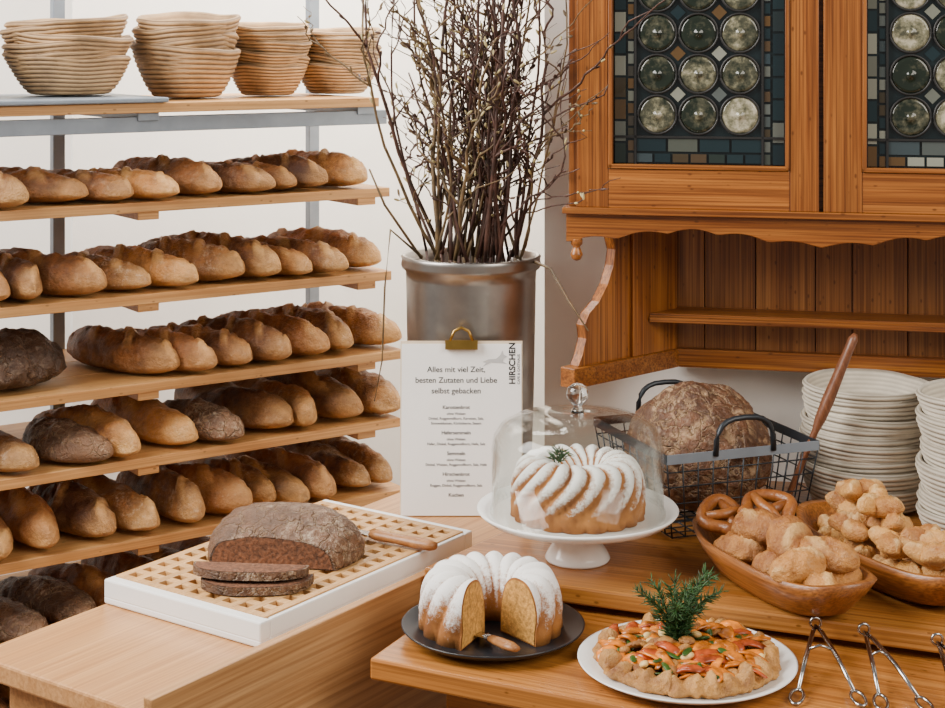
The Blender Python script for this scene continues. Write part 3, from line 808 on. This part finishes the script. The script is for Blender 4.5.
SM=KM@Matrix.Rotation(sa,4,'Z')
prof=[(.095,1.378),(.10,1.34),(.094,1.325),(.103,1.30),(.098,1.27),(.082,1.235),(.058,1.205),(.030,1.185),(.018,1.165),(.022,1.14),(.012,1.11),(.0,1.09)]
poly=prof+[(.28,1.09),(.28,1.378)]
vs=[(a,0,z) for a,z in poly]+[(a,-.022,z) for a,z in poly]; m=len(poly)
mb.add(vs,[list(range(m)),[m+i for i in range(m)][::-1]]+[(i,(i+1)%m,m+(i+1)%m,m+i) for i in range(m)],CAB,False,SM)
mb.box((.21,-.026,1.234),(.13,.008,.288),CAB,SM)
mb.box((.128,-.014,1.0715),(.30,.036,.037),CABH,SM)
x=.15
for w_ in (.085,.10,.115,.07,.105,.09,.11,.1,.1,.12,.1):
    w2=min(w_,1.2-x)
    if w2<=0.01: break
    mb.box((x+w2/2,.236,1.216),(w2-.002,.014,.325),CABD,KM); x+=w_
mb.box((.675,.246,1.216),(1.06,.006,.325),LEAD,KM)
mb.box((.675,.222,1.071),(1.06,.026,.036),CABH,KM)
mb.box((.665,.184,1.163),(1.06,.09,.014),CABH,KM)
mb.box((.665,.137,1.158),(1.06,.008,.010),CABH,KM)
cab=mb.build('wall_cabinet',.0018)
mb=MB()
for (g0,g1) in ((.083,.396),(.540,.844)):
    mid=(g0+g1)/2; cols=[mid-.0755,mid,mid+.0755]
    rows=[1.562+.0755*k for k in range(8)]
    M90=Matrix.Rotation(rad(90),4,'X')
    for cx in cols:
        for cz in rows:
            MM=KM@Matrix.Translation((cx,-.006,cz))@M90
            mb.lathe([(.0335,0),(.032,.002),(.026,.0036),(.022,.0022),(.016,.0042),(.010,.003),(.006,.007),(0,.009)],28,ROUND,MM)
            ring=[MM@Vector((.0355*math.cos(2*math.pi*k/28),.0355*math.sin(2*math.pi*k/28),.002)) for k in range(28)]
            mb.tube(ring,.0024,LEAD,6,closed=True)
    xl,xr=mid-.116,mid+.116; zb_=1.562-.041
    for cz in rows:
        for e in (xl,xr):
            s_=-1 if e==xl else 1
            mb.box(((e+cols[1]+s_*.1135)/2,-.006,cz),(.006,.004,.004),LEAD,KM)
    for ex in [mid-.03775,mid+.03775]:
        for cz in [1.562+.0755*(k+.5) for k in range(7)]:
            mb.box((0,0,0),(.020,.003,.020),CELL,KM@Matrix.Translation((ex,-.005,cz))@Matrix.Rotation(rad(45),4,'Y'))
    for e in (xl,xr): mb.box((e,-.007,1.81),(.004,.006,.69),LEAD,KM)
    mb.box((mid,-.007,zb_),(g1-g0,.006,.004),LEAD,KM)
    def cellrow(x0,x1,z0,z1,nx_,nz_):
        for i in range(nx_):
            for j in range(nz_):
                w=(x1-x0)/nx_;h=(z1-z0)/nz_
                mb.box((x0+w*(i+.5),-.005,z0+h*(j+.5)),(w-.0045,.004,h-.0045),CELL,KM)
    cellrow(g0,xl-.016,1.47,2.16,1,17); cellrow(xl-.016,xl-.001,1.47,2.16,1,30)
    cellrow(xr+.016,g1,1.47,2.16,1,17); cellrow(xr+.001,xr+.016,1.47,2.16,1,30)
    cellrow(xl,xr,1.472,1.492,7,1); cellrow(xl,xr,1.492,zb_-.001,4,1)
lg=mb.build('leaded_glass'); lg.parent=cab; lg.matrix_parent_inverse=Matrix.Translation(cab.location).inverted()

# ---------------- lights, world, camera ----------------
def area(name,loc,tgt,sx_,sy_,e,col=(1,1,1)):
    l=bpy.data.lights.new(name,'AREA'); l.shape='RECTANGLE'; l.size=sx_; l.size_y=sy_; l.energy=e; l.color=col
    o=bpy.data.objects.new(name,l); o.location=loc
    o.rotation_euler=(Vector(tgt)-Vector(loc)).to_track_quat('-Z','Y').to_euler(); SC.collection.objects.link(o)
area('window_light',(2.3,.5,3.0),(0,3.2,.9),1.8,2.2,105,(1,.92,.81))
area('window_light_left',(-2.3,2.2,2.9),(.1,3.1,.9),1.8,2.0,235,(1,.955,.90))
area('rack_wall_fill',(-.1,4.2,2.75),(-.4,4.6,1.2),1.0,.6,75,(1,.94,.86))  # added fill without a fitting, brightens the walls behind the rack
w=bpy.data.worlds.new('World'); SC.world=w; w.use_nodes=True
w.node_tree.nodes['Background'].inputs[0].default_value=(1,.955,.90,1); w.node_tree.nodes['Background'].inputs[1].default_value=.36
cd=bpy.data.cameras.new('camera'); cam=bpy.data.objects.new('camera',cd); SC.collection.objects.link(cam)
cam.location=(0,0,1.7); cam.rotation_euler=(rad(90),0,0); cd.sensor_fit='HORIZONTAL'; cd.sensor_width=36
cd.lens=1600/945*36; cd.shift_y=-314/945; cd.clip_start=.05
SC.camera=cam
